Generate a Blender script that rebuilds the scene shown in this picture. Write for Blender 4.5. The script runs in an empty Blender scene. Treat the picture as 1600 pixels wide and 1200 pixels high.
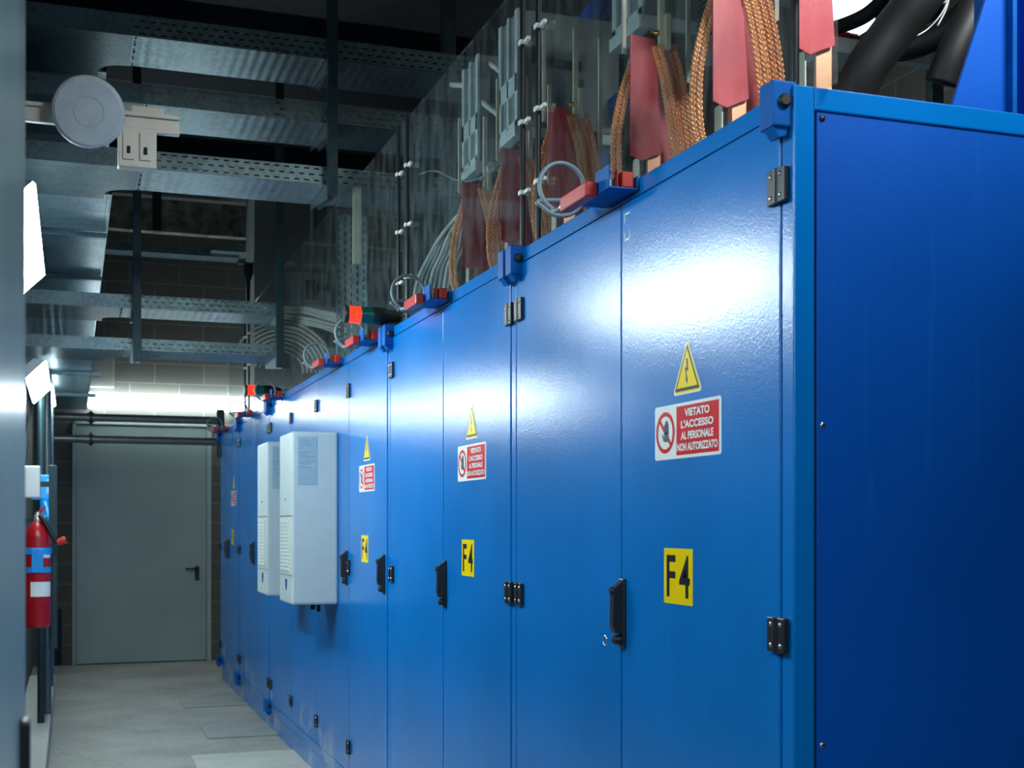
import bpy, bmesh, math, random
from mathutils import Vector, Matrix
random.seed(7)
SC = bpy.context.scene
COL = SC.collection
R = math.radians

# ------------------------------------------------------------------ camera
YAW = R(19.19); SN, CS = math.sin(YAW), math.cos(YAW)
F = 1983.0                                   # focal length in pixels of the 1600 px frame
CX, CZ = -1.279, 1.40                        # the lens stands 1.28 m off the cabinet fronts
cam = bpy.data.cameras.new('camera'); camo = bpy.data.objects.new('camera', cam); COL.objects.link(camo)
camo.location = (CX, 0, CZ); camo.rotation_euler = (R(90), 0, -YAW)
cam.sensor_width = 36; cam.lens = 36 * F / 1600; cam.shift_y = (817 - 600) / 1600
cam.clip_start = 0.02
cam.dof.use_dof = True; cam.dof.focus_distance = 3.8; cam.dof.aperture_fstop = 7.0
SC.camera = camo
# ------------------------------------------------------------------ world, view, fill light
w = bpy.data.worlds.new('world'); SC.world = w; w.use_nodes = True
w.node_tree.nodes['Background'].inputs[0].default_value = (0.35, 0.55, 0.7, 1)
w.node_tree.nodes['Background'].inputs[1].default_value = 0.02
SC.view_settings.view_transform = 'Standard'; SC.view_settings.look = 'None'
SC.view_settings.exposure = 0.0; SC.view_settings.gamma = 1; SC.view_settings.use_curve_mapping = False
try:
    SC.cycles.use_denoising = True; SC.cycles.max_bounces = 8; SC.cycles.transparent_max_bounces = 16
    SC.cycles.sample_clamp_indirect = 6
except Exception: pass
LAMP_L = 74.0                                # radiance of the tube fittings
def area(name, loc, rot, sx, sy, power, col):
    l = bpy.data.lights.new(name, 'AREA'); l.shape = 'RECTANGLE'; l.size = sx; l.size_y = sy
    l.energy = power; l.color = col
    o = bpy.data.objects.new(name, l); COL.objects.link(o); o.location = loc; o.rotation_euler = rot
    return o
# unseen fill lights added to brighten end panel, red sheets, grey cabinet, far side
def aim(o, tgt): o.rotation_euler = (Vector(tgt) - o.location).to_track_quat('-Z', 'Y').to_euler()
h1 = area('fill_light', (-1.1, -1.2, 2.55), (0, 0, 0), 0.2, 1.2, 4.3, (0.78, 0.95, 1.0)); aim(h1, (0.35, 2.07, 1.2)); h1.data.spread = R(60)
h2 = area('fill_light', (0.9, 0.9, 3.7), (0, 0, 0), 1.0, 0.2, 17, (0.95, 1.0, 1.0)); aim(h2, (0.25, 2.8, 2.5)); h2.data.spread = R(60)
h3 = area('fill_light', (0.6, -0.9, 4.2), (0, 0, 0), 1.0, 0.2, 9, (0.8, 0.97, 1.0)); aim(h3, (-1.33, 1.3, 1.3)); h3.data.spread = R(50)
area('fill_light', (2.4, 5.0, 4.3), (0, 0, 0), 0.3, 1.5, 8, (0.8, 0.95, 1.0))

# ------------------------------------------------------------------ pixel -> place helpers (photo frame 1600 x 1200)
def PX(px, py, X):
    k = (px - 800) / F; s = (X - CX) / (SN + k * CS)
    return Vector((X, s * (CS - k * SN), CZ + s * (817 - py) / F))
def PY(px, py, Y):
    k = (px - 800) / F; s = Y / (CS - k * SN)
    return Vector((CX + s * (SN + k * CS), Y, CZ + s * (817 - py) / F))

# ------------------------------------------------------------------ materials
def mat(name):
    m = bpy.data.materials.new(name); m.use_nodes = True
    nt = m.node_tree; return m, nt, nt.nodes['Principled BSDF']
def lk(nt, a, b): nt.links.new(a, b)
def coords(nt, scale=(1, 1, 1), kind='Object'):
    tc = nt.nodes.new('ShaderNodeTexCoord'); mp = nt.nodes.new('ShaderNodeMapping')
    mp.inputs['Scale'].default_value = scale; lk(nt, tc.outputs[kind], mp.inputs[0]); return mp.outputs[0]
def noise(nt, vec, scale, detail=4, rough=0.5):
    n = nt.nodes.new('ShaderNodeTexNoise'); n.inputs['Scale'].default_value = scale
    n.inputs['Detail'].default_value = detail; n.inputs['Roughness'].default_value = rough
    lk(nt, vec, n.inputs['Vector']); return n.outputs['Fac']
def ramp(nt, fac, stops):
    r = nt.nodes.new('ShaderNodeValToRGB'); e = r.color_ramp.elements
    while len(e) < len(stops): e.new(0.5)
    for el, (p, c) in zip(e, stops): el.position = p; el.color = (c[0], c[1], c[2], 1) if len(c) == 3 else c
    lk(nt, fac, r.inputs[0]); return r.outputs[0]
def mixc(nt, fac, a, b):
    m = nt.nodes.new('ShaderNodeMix'); m.data_type = 'RGBA'
    for s, v in ((0, fac), (6, a), (7, b)):
        if hasattr(v, 'is_linked'): lk(nt, v, m.inputs[s])
        elif s == 0: m.inputs[0].default_value = v
        else: m.inputs[s].default_value = (v[0], v[1], v[2], 1)
    return m.outputs[2]
def mth(nt, op, a, b=None, c=None):
    m = nt.nodes.new('ShaderNodeMath'); m.operation = op
    for i, v in enumerate((a, b, c)):
        if v is None: continue
        if hasattr(v, 'is_linked'): lk(nt, v, m.inputs[i])
        else: m.inputs[i].default_value = v
    return m.outputs[0]
def bump(nt, h, strength, dist, bsdf, nrm='Normal'):
    b = nt.nodes.new('ShaderNodeBump'); b.inputs['Strength'].default_value = strength
    b.inputs['Distance'].default_value = dist; lk(nt, h, b.inputs['Height']); lk(nt, b.outputs[0], bsdf.inputs[nrm])
def simple(name, col, rough=0.5, metal=0.0, var=0.15, nscale=12, emit=None, es=0):
    m, nt, b = mat(name)
    if name.startswith('sign_') or name in ('print_ink', 'blue_casting_paint'): b.inputs['Specular IOR Level'].default_value = 0.12
    b.inputs['Roughness'].default_value = rough; b.inputs['Metallic'].default_value = metal
    v = noise(nt, coords(nt), nscale)
    c = ramp(nt, v, [(0.3, [x * (1 - var) for x in col]), (0.7, [min(1, x * (1 + var)) for x in col])])
    lk(nt, c, b.inputs['Base Color'])
    if emit:
        b.inputs['Emission Color'].default_value = (*emit, 1); b.inputs['Emission Strength'].default_value = es
    return m

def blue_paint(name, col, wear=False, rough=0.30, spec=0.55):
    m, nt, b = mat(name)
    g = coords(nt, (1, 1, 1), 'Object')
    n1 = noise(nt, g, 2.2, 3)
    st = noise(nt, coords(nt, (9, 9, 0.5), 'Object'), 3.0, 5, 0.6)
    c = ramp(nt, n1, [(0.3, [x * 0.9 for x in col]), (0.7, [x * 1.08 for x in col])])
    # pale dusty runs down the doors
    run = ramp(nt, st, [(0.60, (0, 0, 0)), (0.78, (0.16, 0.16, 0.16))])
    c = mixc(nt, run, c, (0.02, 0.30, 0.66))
    if wear:
        sep = nt.nodes.new('ShaderNodeSeparateXYZ'); lk(nt, g, sep.inputs[0])
        low = mth(nt, 'SUBTRACT', 1.0, mth(nt, 'MULTIPLY', sep.outputs[2], 2.6))
        pn = noise(nt, coords(nt, (1, 1, 0.8), 'Object'), 2.4, 7, 0.62)
        msk = mth(nt, 'MULTIPLY', mth(nt, 'ADD', pn, -0.53), 22)
        msk = mth(nt, 'MINIMUM', mth(nt, 'MAXIMUM', msk, 0), 1)
        low = mth(nt, 'MINIMUM', mth(nt, 'MAXIMUM', low, 0), 1)
        msk = mth(nt, 'MULTIPLY', msk, mth(nt, 'MINIMUM', mth(nt, 'MULTIPLY', low, 3), 1))
        c = mixc(nt, mth(nt, 'MULTIPLY', msk, 0.75), c, (0.22, 0.32, 0.52))
    lk(nt, c, b.inputs['Base Color'])
    b.inputs['Specular IOR Level'].default_value = spec
    rr = nt.nodes.new('ShaderNodeMapRange'); lk(nt, n1, rr.inputs[0])
    rr.inputs['To Min'].default_value = rough - 0.03; rr.inputs['To Max'].default_value = rough + 0.04
    lk(nt, rr.outputs[0], b.inputs['Roughness'])
    bump(nt, noise(nt, g, 170, 2), 0.22, 0.0016, b)
    return m
def galv(name, col, rough=0.36, holes=None, slots=None, ribs=0.0, metal=0.9):
    """zinc sheet; holes=(pitch_x, pitch_y, size_x, size_y) punches real see-through slots"""
    m, nt, b = mat(name)
    g = coords(nt)
    vor = nt.nodes.new('ShaderNodeTexVoronoi'); vor.inputs['Scale'].default_value = 45; lk(nt, g, vor.inputs['Vector'])
    sp = mth(nt, 'ADD', mth(nt, 'MULTIPLY', vor.outputs['Distance'], 0.5), mth(nt, 'MULTIPLY', noise(nt, g, 6, 5), 0.8))
    lk(nt, ramp(nt, sp, [(0.25, [x * 0.6 for x in col]), (0.8, [min(1, x * 1.15) for x in col])]), b.inputs['Base Color'])
    b.inputs['Metallic'].default_value = metal; b.inputs['Roughness'].default_value = rough
    sep = nt.nodes.new('ShaderNodeSeparateXYZ'); lk(nt, g, sep.inputs[0])
    if ribs:
        wv = mth(nt, 'SINE', mth(nt, 'MULTIPLY', sep.outputs[0], 2 * math.pi / 0.05))
        bump(nt, wv, ribs, 0.004, b)
    if holes:
        px_, py_, sx_, sy_, ax, ay = holes
        A = sep.outputs[ax]; B = sep.outputs[ay]
        row = mth(nt, 'FLOOR', mth(nt, 'DIVIDE', B, py_))
        off = mth(nt, 'MULTIPLY', mth(nt, 'MODULO', mth(nt, 'ABSOLUTE', row), 2.0), 0.5)
        fa = mth(nt, 'FRACT', mth(nt, 'ADD', mth(nt, 'DIVIDE', mth(nt, 'ADD', A, 50), px_), off))
        fb = mth(nt, 'FRACT', mth(nt, 'DIVIDE', mth(nt, 'ADD', B, 0), py_))
        ia = mth(nt, 'LESS_THAN', fa, sx_ / px_); ib = mth(nt, 'LESS_THAN', mth(nt, 'ABSOLUTE', mth(nt, 'SUBTRACT', fb, 0.5)), sy_ / py_ / 2)
        h = mth(nt, 'MULTIPLY', ia, ib)
        out = nt.nodes['Material Output']; tr = nt.nodes.new('ShaderNodeBsdfTransparent'); mx = nt.nodes.new('ShaderNodeMixShader')
        lk(nt, h, mx.inputs[0]); lk(nt, b.outputs[0], mx.inputs[1]); lk(nt, tr.outputs[0], mx.inputs[2]); lk(nt, mx.outputs[0], out.inputs[0])
    return m

M = {}
M['blue'] = blue_paint('blue_cabinet_paint', (0.0, 0.165, 0.55), wear=True, rough=0.215, spec=0.32)
M['blue_shaded'] = blue_paint('blue_paint_shaded', (0.0, 0.085, 0.46), rough=0.42, spec=0.2)  # cabinet blue with the end face's shade put into the colour
M['blue_dark'] = simple('dark_blue_paint', (0.002, 0.07, 0.36), 0.4)
M['blue_cast'] = simple('blue_casting_paint', (0.0, 0.095, 0.38), 0.45)
M['gap'] = simple('dark_gap', (0.004, 0.012, 0.03), 0.8)  # near-black for joints, and for shade at the panel edge and ceiling
M['black'] = simple('black_plastic', (0.012, 0.014, 0.018), 0.38)
M['rubber'] = simple('black_rubber', (0.008, 0.008, 0.009), 0.55)
M['steel'] = simple('bright_screw_steel', (0.62, 0.66, 0.68), 0.25, 1.0)
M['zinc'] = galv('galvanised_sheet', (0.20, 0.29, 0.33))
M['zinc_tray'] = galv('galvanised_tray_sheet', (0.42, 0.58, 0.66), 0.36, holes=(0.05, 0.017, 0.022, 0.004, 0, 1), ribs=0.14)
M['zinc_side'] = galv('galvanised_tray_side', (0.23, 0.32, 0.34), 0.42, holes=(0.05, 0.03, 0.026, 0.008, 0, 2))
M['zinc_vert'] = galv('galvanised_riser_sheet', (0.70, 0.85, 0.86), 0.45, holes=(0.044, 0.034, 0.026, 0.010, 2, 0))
M['post'] = simple('dark_green_steel', (0.018, 0.045, 0.055), 0.45, 0.3)
M['white_box'] = simple('light_grey_enamel', (0.47, 0.54, 0.56), 0.45, var=0.04)
M['white_pl'] = simple('white_plastic', (0.70, 0.72, 0.70), 0.4, var=0.05)
M['grey_box'] = simple('grey_enclosure', (0.22, 0.25, 0.26), 0.5, var=0.08)
M['grey_light'] = simple('light_frame_grey', (0.58, 0.66, 0.66), 0.45, var=0.06)
M['vent'] = simple('beige_vent', (0.50, 0.53, 0.50), 0.6, var=0.05)
M['label_grey'] = simple('grey_label', (0.30, 0.42, 0.50), 0.4, var=0.04)
M['ink'] = simple('print_ink', (0.02, 0.02, 0.025), 0.3)
M['ink_soft'] = simple('small_print', (0.16, 0.24, 0.31), 0.6)
M['yellow'] = simple('sign_yellow', (0.90, 0.64, 0.0), 0.25, var=0.03)
M['signwhite'] = simple('sign_white', (0.80, 0.82, 0.82), 0.25, var=0.03)
M['signred'] = simple('sign_red', (0.66, 0.012, 0.02), 0.25, var=0.05)
M['red'] = simple('red_plastic', (0.50, 0.02, 0.015), 0.35)
M['cable_grey'] = simple('grey_cable', (0.16, 0.21, 0.24), 0.45)
M['cable_beige'] = simple('beige_cable', (0.46, 0.44, 0.37), 0.55)
M['lug'] = simple('tinned_lug', (0.55, 0.55, 0.50), 0.4, 0.7)
M['cream'] = simple('cream_bar', (0.62, 0.58, 0.44), 0.45)
M['brass'] = simple('brass_bolt', (0.8, 0.5, 0.08), 0.3, 1.0)
M['copper_bar'] = simple('copper_bar', (0.72, 0.36, 0.20), 0.4, 0.6)
M['hand_ink'] = simple('hand_pictogram_ink', (0.02, 0.03, 0.05), 0.5)
M['ext_red'] = simple('extinguisher_red', (0.38, 0.004, 0.012), 0.3)
M['bright_blue'] = simple('bright_blue_plastic', (0.01, 0.28, 0.75), 0.4)
M['dark_pipe'] = simple('dark_steel_pipe', (0.16, 0.18, 0.18), 0.35, 0.7)
M['lens_red'] = simple('red_lens', (0.9, 0.03, 0.01), 0.25, emit=(1.0, 0.04, 0.01), es=1.2)
M['lens_green'] = simple('green_lens', (0.0, 0.09, 0.08), 0.25)
M['lens_clear'] = simple('frosted_disc', (0.42, 0.50, 0.56), 0.55, var=0.1, nscale=20)
M['beige_box'] = simple('beige_switch_box', (0.52, 0.50, 0.44), 0.5, var=0.05)
M['door_grey'] = simple('grey_door_paint', (0.34, 0.41, 0.395), 0.42, var=0.10, nscale=1.6)
M['door_frame'] = simple('door_frame_paint', (0.38, 0.45, 0.42), 0.45, var=0.05)
M['orange'] = simple('orange_plastic', (0.75, 0.32, 0.03), 0.45)

def red_sheet():
    m, nt, b = mat('dusty_red_sheet')
    n = noise(nt, coords(nt, (1, 1, 0.5)), 26, 6, 0.7)
    c = ramp(nt, n, [(0.38, (0.50, 0.002, 0.012)), (0.6, (0.58, 0.02, 0.035)), (0.85, (0.60, 0.13, 0.14))])
    lk(nt, c, b.inputs['Base Color']); b.inputs['Roughness'].default_value = 0.45; return m
M['redsheet'] = red_sheet()
def braid_mat():
    m, nt, b = mat('copper_braid')
    n = noise(nt, coords(nt), 260, 3)
    lk(nt, ramp(nt, n, [(0.3, (0.68, 0.22, 0.07)), (0.7, (1.0, 0.50, 0.22))]), b.inputs['Base Color'])
    b.inputs['Metallic'].default_value = 0.4; b.inputs['Roughness'].default_value = 0.4; return m
M['braid'] = braid_mat()
def plexi():
    m = bpy.data.materials.new('dusty_clear_sheet'); m.use_nodes = True; nt = m.node_tree; nt.nodes.clear()
    out = nt.nodes.new('ShaderNodeOutputMaterial'); tr = nt.nodes.new('ShaderNodeBsdfTransparent')
    tr.inputs[0].default_value = (0.90, 0.94, 0.95, 1)
    gl = nt.nodes.new('ShaderNodeBsdfGlossy'); gl.inputs['Roughness'].default_value = 0.06
    df = nt.nodes.new('ShaderNodeBsdfDiffuse'); df.inputs[0].default_value = (0.60, 0.68, 0.70, 1)
    fr = nt.nodes.new('ShaderNodeFresnel'); fr.inputs[0].default_value = 1.3
    v = coords(nt)
    dust = noise(nt, coords(nt, (1, 1, 0.35)), 16, 8, 0.7)
    spk = noise(nt, v, 230, 2, 0.5)
    d = mth(nt, 'ADD', ramp(nt, dust, [(0.42, (0.004,) * 3), (0.75, (0.075,) * 3)]), ramp(nt, spk, [(0.68, (0,) * 3), (0.76, (0.30,) * 3)]))
    m1 = nt.nodes.new('ShaderNodeMixShader'); lk(nt, d, m1.inputs[0]); lk(nt, tr.outputs[0], m1.inputs[1]); lk(nt, df.outputs[0], m1.inputs[2])
    m2 = nt.nodes.new('ShaderNodeMixShader'); lk(nt, mth(nt, 'MULTIPLY', fr.outputs[0], 0.30), m2.inputs[0])
    lk(nt, m1.outputs[0], m2.inputs[1]); lk(nt, gl.outputs[0], m2.inputs[2]); lk(nt, m2.outputs[0], out.inputs[0])
    return m
M['plexi'] = plexi()
def concrete(name, dark, light, rough=0.75, sc=3.0):
    m, nt, b = mat(name); g = coords(nt)
    n = mth(nt, 'ADD', mth(nt, 'MULTIPLY', noise(nt, g, sc, 8, 0.62), 0.7), mth(nt, 'MULTIPLY', noise(nt, g, sc * 14, 4), 0.3))
    lk(nt, ramp(nt, n, [(0.36, dark), (0.66, light)]), b.inputs['Base Color'])
    b.inputs['Roughness'].default_value = rough; bump(nt, noise(nt, g, sc * 20, 5), 0.25, 0.004, b); return m
M['floor'] = concrete('floor_concrete', (0.23, 0.22, 0.19), (0.39, 0.375, 0.33), 0.6, 1.6)
M['slab'] = concrete('pale_concrete', (0.42, 0.41, 0.36), (0.54, 0.53, 0.46), 0.6, 5)
M['plate'] = concrete('plate_concrete', (0.22, 0.24, 0.22), (0.30, 0.32, 0.30), 0.55, 5)
M['ceiling'] = concrete('ceiling_concrete', (0.13, 0.135, 0.135), (0.22, 0.22, 0.215), 0.85, 0.9)
M['beam'] = concrete('spotted_beam_concrete', (0.08, 0.08, 0.06), (0.60, 0.58, 0.48), 0.85, 9)
M['pillar'] = concrete('painted_pillar', (0.30, 0.32, 0.32), (0.40, 0.42, 0.42), 0.7, 2)
M['leftwall'] = concrete('left_wall_plaster', (0.05, 0.065, 0.07), (0.10, 0.12, 0.13), 0.7, 2)
def blocks():
    m, nt, b = mat('concrete_blockwork')
    tc = nt.nodes.new('ShaderNodeTexCoord'); sep = nt.nodes.new('ShaderNodeSeparateXYZ'); cmb = nt.nodes.new('ShaderNodeCombineXYZ')
    lk(nt, tc.outputs['Object'], sep.inputs[0])
    lk(nt, mth(nt, 'ADD', sep.outputs[0], sep.outputs[1]), cmb.inputs[0]); lk(nt, sep.outputs[2], cmb.inputs[1])
    br = nt.nodes.new('ShaderNodeTexBrick'); lk(nt, cmb.outputs[0], br.inputs['Vector'])
    br.inputs['Scale'].default_value = 1; br.inputs['Brick Width'].default_value = 0.48; br.inputs['Row Height'].default_value = 0.2
    br.inputs['Mortar Size'].default_value = 0.006; br.inputs['Mortar Smooth'].default_value = 0.2
    br.inputs['Color1'].default_value = (0.125, 0.115, 0.10, 1); br.inputs['Color2'].default_value = (0.15, 0.14, 0.122, 1)
    br.inputs['Mortar'].default_value = (0.24, 0.235, 0.22, 1)
    n = noise(nt, tc.outputs['Object'], 40, 5)
    c = mixc(nt, mth(nt, 'MULTIPLY', n, 0.45), br.outputs['Color'], (0.09, 0.085, 0.075))
    lk(nt, c, b.inputs['Base Color']); b.inputs['Roughness'].default_value = 0.9
    bump(nt, br.outputs['Fac'], -0.6, 0.006, b); return m
M['blocks'] = blocks()
def grey_cabinet():
    m, nt, b = mat('glossy_grey_cabinet')
    n = noise(nt, coords(nt), 3, 3)
    lk(nt, ramp(nt, n, [(0.3, (0.26, 0.36, 0.38)), (0.7, (0.32, 0.43, 0.45))]), b.inputs['Base Color'])
    b.inputs['Roughness'].default_value = 0.26; b.inputs['Specular IOR Level'].default_value = 0.5; return m
M['greycab'] = grey_cabinet()
def tube(name, strength):
    m, nt, b = mat(name)
    b.inputs['Base Color'].default_value = (0.8, 0.8, 0.8, 1)
    # the light of the tube inside the diffuser, faintly uneven
    c = ramp(nt, noise(nt, coords(nt), 2, 1), [(0.3, (0.76, 0.96, 1.0)), (0.7, (0.80, 0.98, 1.0))])
    lk(nt, c, b.inputs['Emission Color']); b.inputs['Emission Strength'].default_value = strength; return m
M['tube'] = tube('lit_tube_diffuser', LAMP_L)
M['tube_mid'] = tube('far_tube_diffuser', 44.0)
M['duct_glow'] = tube('glowing_white_duct', 3.0)  # glow given to the white duct behind the hoses
M['tube_dim'] = tube('weak_tube_diffuser', 26.0)
M['tube_wall'] = tube('lit_wall_tube_diffuser', 20.0)

# ------------------------------------------------------------------ mesh builder
class MB:
    def __init__(s): s.v = []; s.f = []; s.mi = []; s.mats = []; s.sm = []
    def m(s, mt):
        if mt not in s.mats: s.mats.append(mt)
        return s.mats.index(mt)
    def add(s, vs, fs, mt, smooth=False):
        b = len(s.v); s.v += [tuple(v) for v in vs]; i = s.m(mt)
        for f in fs: s.f.append([b + k for k in f]); s.mi.append(i); s.sm.append(smooth)
        return s
    def box(s, x0, x1, y0, y1, z0, z1, mt, bev=0.0, mtx=None):
        bm = bmesh.new(); bmesh.ops.create_cube(bm, size=1)
        for v in bm.verts:
            v.co = Vector(((x0 + x1) / 2 + v.co.x * (x1 - x0), (y0 + y1) / 2 + v.co.y * (y1 - y0), (z0 + z1) / 2 + v.co.z * (z1 - z0)))
        if bev: bmesh.ops.bevel(bm, geom=list(bm.edges), offset=bev, segments=2, affect='EDGES', profile=0.5)
        if mtx is not None: bm.transform(mtx)
        s.add([v.co.copy() for v in bm.verts], [[v.index for v in f.verts] for f in bm.faces], mt); bm.free(); return s
    def prism(s, pts, d, mt):
        """polygon pts (3D) extruded by vector d"""
        n = len(pts); d = Vector(d); P = [Vector(p) for p in pts]
        vs = P + [p + d for p in P]
        fs = [list(range(n))[::-1], list(range(n, 2 * n))] + [[i, (i + 1) % n, (i + 1) % n + n, i + n] for i in range(n)]
        return s.add(vs, fs, mt)
    def lathe(s, p0, axis, prof, mt, seg=24, smooth=True):
        """prof: list of (distance along axis, radius)"""
        a = Vector(axis).normalized(); u = a.orthogonal().normalized(); v = a.cross(u); p0 = Vector(p0); vs = []; fs = []
        for t, r in prof:
            for k in range(seg):
                an = 2 * math.pi * k / seg; vs.append(p0 + a * t + (u * math.cos(an) + v * math.sin(an)) * r)
        for i in range(len(prof) - 1):
            for k in range(seg):
                fs.append([i * seg + k, i * seg + (k + 1) % seg, (i + 1) * seg + (k + 1) % seg, (i + 1) * seg + k])
        s.add(vs, fs, mt, smooth)
        s.add(vs[:seg], [list(range(seg))[::-1]], mt); s.add(vs[-seg:], [list(range(seg))], mt)
        return s
    def cyl(s, a, b, r, mt, seg=20):
        a = Vector(a); b = Vector(b); return s.lathe(a, b - a, [(0, r), ((b - a).length, r)], mt, seg)
    def tube(s, pts, r, mt, seg=8, closed=False):
        P = [Vector(p) for p in pts]; n = len(P); vs = []; fs = []; ref = None
        for i in range(n):
            a = P[(i - 1) % n] if (i > 0 or closed) else P[i]; b = P[(i + 1) % n] if (i < n - 1 or closed) else P[i]
            t = (b - a).normalized()
            if ref is None: ref = t.orthogonal().normalized()
            ref = (ref - t * ref.dot(t)); ref = ref.normalized() if ref.length > 1e-6 else t.orthogonal().normalized()
            w_ = t.cross(ref); rr = r(i / (n - 1)) if callable(r) else r
            for k in range(seg):
                an = 2 * math.pi * k / seg; vs.append(P[i] + (ref * math.cos(an) + w_ * math.sin(an)) * rr)
        for i in range(n if closed else n - 1):
            j = (i + 1) % n
            for k in range(seg): fs.append([i * seg + k, i * seg + (k + 1) % seg, j * seg + (k + 1) % seg, j * seg + k])
        if not closed: fs += [list(range(seg))[::-1], [(n - 1) * seg + k for k in range(seg)]]
        return s.add(vs, fs, mt, True)
    def build(s, name, parent=None, loc=None, **tags):
        me = bpy.data.meshes.new(name)
        off = Vector(loc) if loc is not None else Vector((0, 0, 0))
        me.from_pydata([tuple(Vector(v) - off) for v in s.v], [], s.f)
        for mt in s.mats: me.materials.append(M[mt])
        me.polygons.foreach_set('material_index', s.mi); me.polygons.foreach_set('use_smooth', s.sm); me.update()
        bm = bmesh.new(); bm.from_mesh(me); bmesh.ops.recalc_face_normals(bm, faces=bm.faces); bm.to_mesh(me); bm.free()
        o = bpy.data.objects.new(name, me); COL.objects.link(o)
        o.location = off
        if parent is not None: o.parent = parent
        for k, v in tags.items(): o[k] = v
        return o
def spl(pts, n=8):
    """Catmull-Rom through pts"""
    P = [Vector(p) for p in pts]; P = [P[0] * 2 - P[1]] + P + [P[-1] * 2 - P[-2]]; out = []
    for i in range(1, len(P) - 2):
        for k in range(n):
            t = k / n; a, b, c, d = P[i - 1:i + 3]
            out.append(0.5 * ((2 * b) + (c - a) * t + (2 * a - 5 * b + 4 * c - d) * t * t + (3 * b - a - 3 * c + d) * t ** 3))
    out.append(P[-2]); return out
def thing(name, label, cat, loc=(0, 0, 0), group=None):
    o = bpy.data.objects.new(name, None); o.empty_display_size = 0.1; COL.objects.link(o); o.location = loc
    o['label'] = label; o['category'] = cat
    if group: o['group'] = group
    return o
def sub(mb, name, parent, **t):
    """a part built in the thing's own coordinates"""
    return mb.build(name, parent, **t)
def kids(o, table): return [c for c in table if c.parent == o]
def dup(root, loc, label, group=None):
    allo = list(COL.objects)
    def rec(o, par):
        c = o.copy(); COL.objects.link(c)
        if par is not None: c.parent = par
        for ch in [x for x in allo if x.parent == o]: rec(ch, c)
        return c
    r = rec(root, None); r.location = loc; r['label'] = label
    if group: r['group'] = group
    return r
def struct(mb, name): return mb.build(name, kind='structure')
def one(mb, name, label, cat, group=None, parent=None, loc=None):
    o = mb.build(name, loc=loc); o['label'] = label; o['category'] = cat
    if group: o['group'] = group
    return o
def text_into(mb, s, cy, cz, x, height, mt, width=None, bold=0.0, depth=0.0004):
    """flat lettering lying on a face that looks towards -X; (cy, cz) is its centre"""
    cu = bpy.data.curves.new('t', 'FONT'); cu.body = s; cu.size = 1; cu.align_x = 'CENTER'; cu.offset = bold; cu.resolution_u = 4
    o = bpy.data.objects.new('t', cu); COL.objects.link(o)
    dg = bpy.context.evaluated_depsgraph_get(); me = bpy.data.meshes.new_from_object(o.evaluated_get(dg))
    xs = [v.co.x for v in me.vertices]; ys = [v.co.y for v in me.vertices]
    h = max(ys) - min(ys); wd = max(xs) - min(xs); mx = (max(xs) + min(xs)) / 2; my = (max(ys) + min(ys)) / 2
    sy = height / h; sx = (width / wd) if width else sy
    vs = [(x - depth, cy - (v.co.x - mx) * sx, cz + (v.co.y - my) * sy) for v in me.vertices]
    mb.add(vs, [list(p.vertices) for p in me.polygons], mt)
    COL.objects.unlink(o); bpy.data.objects.remove(o); bpy.data.meshes.remove(me); bpy.data.curves.remove(cu)

# ================================================================== SETTING
WB, WL, WR, WF, CE = 13.2, -1.62, 3.3, -2.6, 4.62
struct(MB().box(WL - .2, WR + .2, WF - .2, WB + .2, -0.1, 0, 'floor'), 'floor')
struct(MB().box(WL - .2, WR + .2, WF - .2, WB + .2, CE, CE + .15, 'ceiling'), 'ceiling')
dx0, dx1, dz = -1.205, -0.10, 2.36               # door opening in the back wall
k1 = PY(113, 700, WB).x; k2 = PY(330, 700, WB).x; dz = PY(220, 661, WB).z
struct(MB().box(WL - .2, k1 - .0, WB, WB + .2, 0, CE, 'blocks').box(k2, WR + .2, WB, WB + .2, 0, CE, 'blocks')
       .box(k1, k2, WB, WB + .2, dz, CE, 'blocks'), 'wall_back')
struct(MB().box(WL - .2, WL, WF, WB, 0, CE, 'leftwall'), 'wall_left')
struct(MB().box(WR, WR + .2, WF, WB, 0, CE, 'blocks'), 'wall_right')
struct(MB().box(WL - .2, WR + .2, WF - .2, WF, 0, CE, 'leftwall'), 'wall_front')
struct(MB().box(WL, WR, WB - 0.12, WB, 4.30, CE, 'beam'), 'trim_1')
# door
dr = MB().box(k1 + .035, k2 - .05, WB - .012, WB + .035, 0.012, dz - .03, 'door_grey', 0.002).build('door_1', kind='structure')
MB().box(k1, k1 + .03, WB - .02, WB + .05, 0, dz, 'door_frame', .003).box(k2 - .045, k2, WB - .02, WB + .05, 0, dz, 'door_frame', .003)\
    .box(k1, k2, WB - .02, WB + .05, dz - .025, dz, 'door_frame', .003).build('door_frame', dr)
hp = PY(308, 893, WB - .02)
MB().box(hp.x - .022, hp.x + .022, WB - .022, WB - .01, hp.z - .09, hp.z + .055, 'black', .004)\
    .tube([(hp.x, WB - .02, hp.z + .03), (hp.x, WB - .07, hp.z + .03), (hp.x - .02, WB - .075, hp.z + .03), (hp.x - .12, WB - .075, hp.z + .03)], .010, 'black')\
    .build('door_handle', dr)
# dark bands across the aisle, standing in for unlit ceiling recesses
for i, (y0, y1, z0) in enumerate(((8.05, 8.75, 4.32), (10.9, 11.3, 4.42), (2.6, 3.2, 4.3))):
    struct(MB().box(WL, WR, y0, y1, z0, CE, 'gap'), 'trim_%d' % (i + 2))
# painted concrete pillar behind the row
struct(MB().box(0.34, 1.30, 11.95, 12.55, 0, CE, 'pillar'), 'trim_5')

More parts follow.
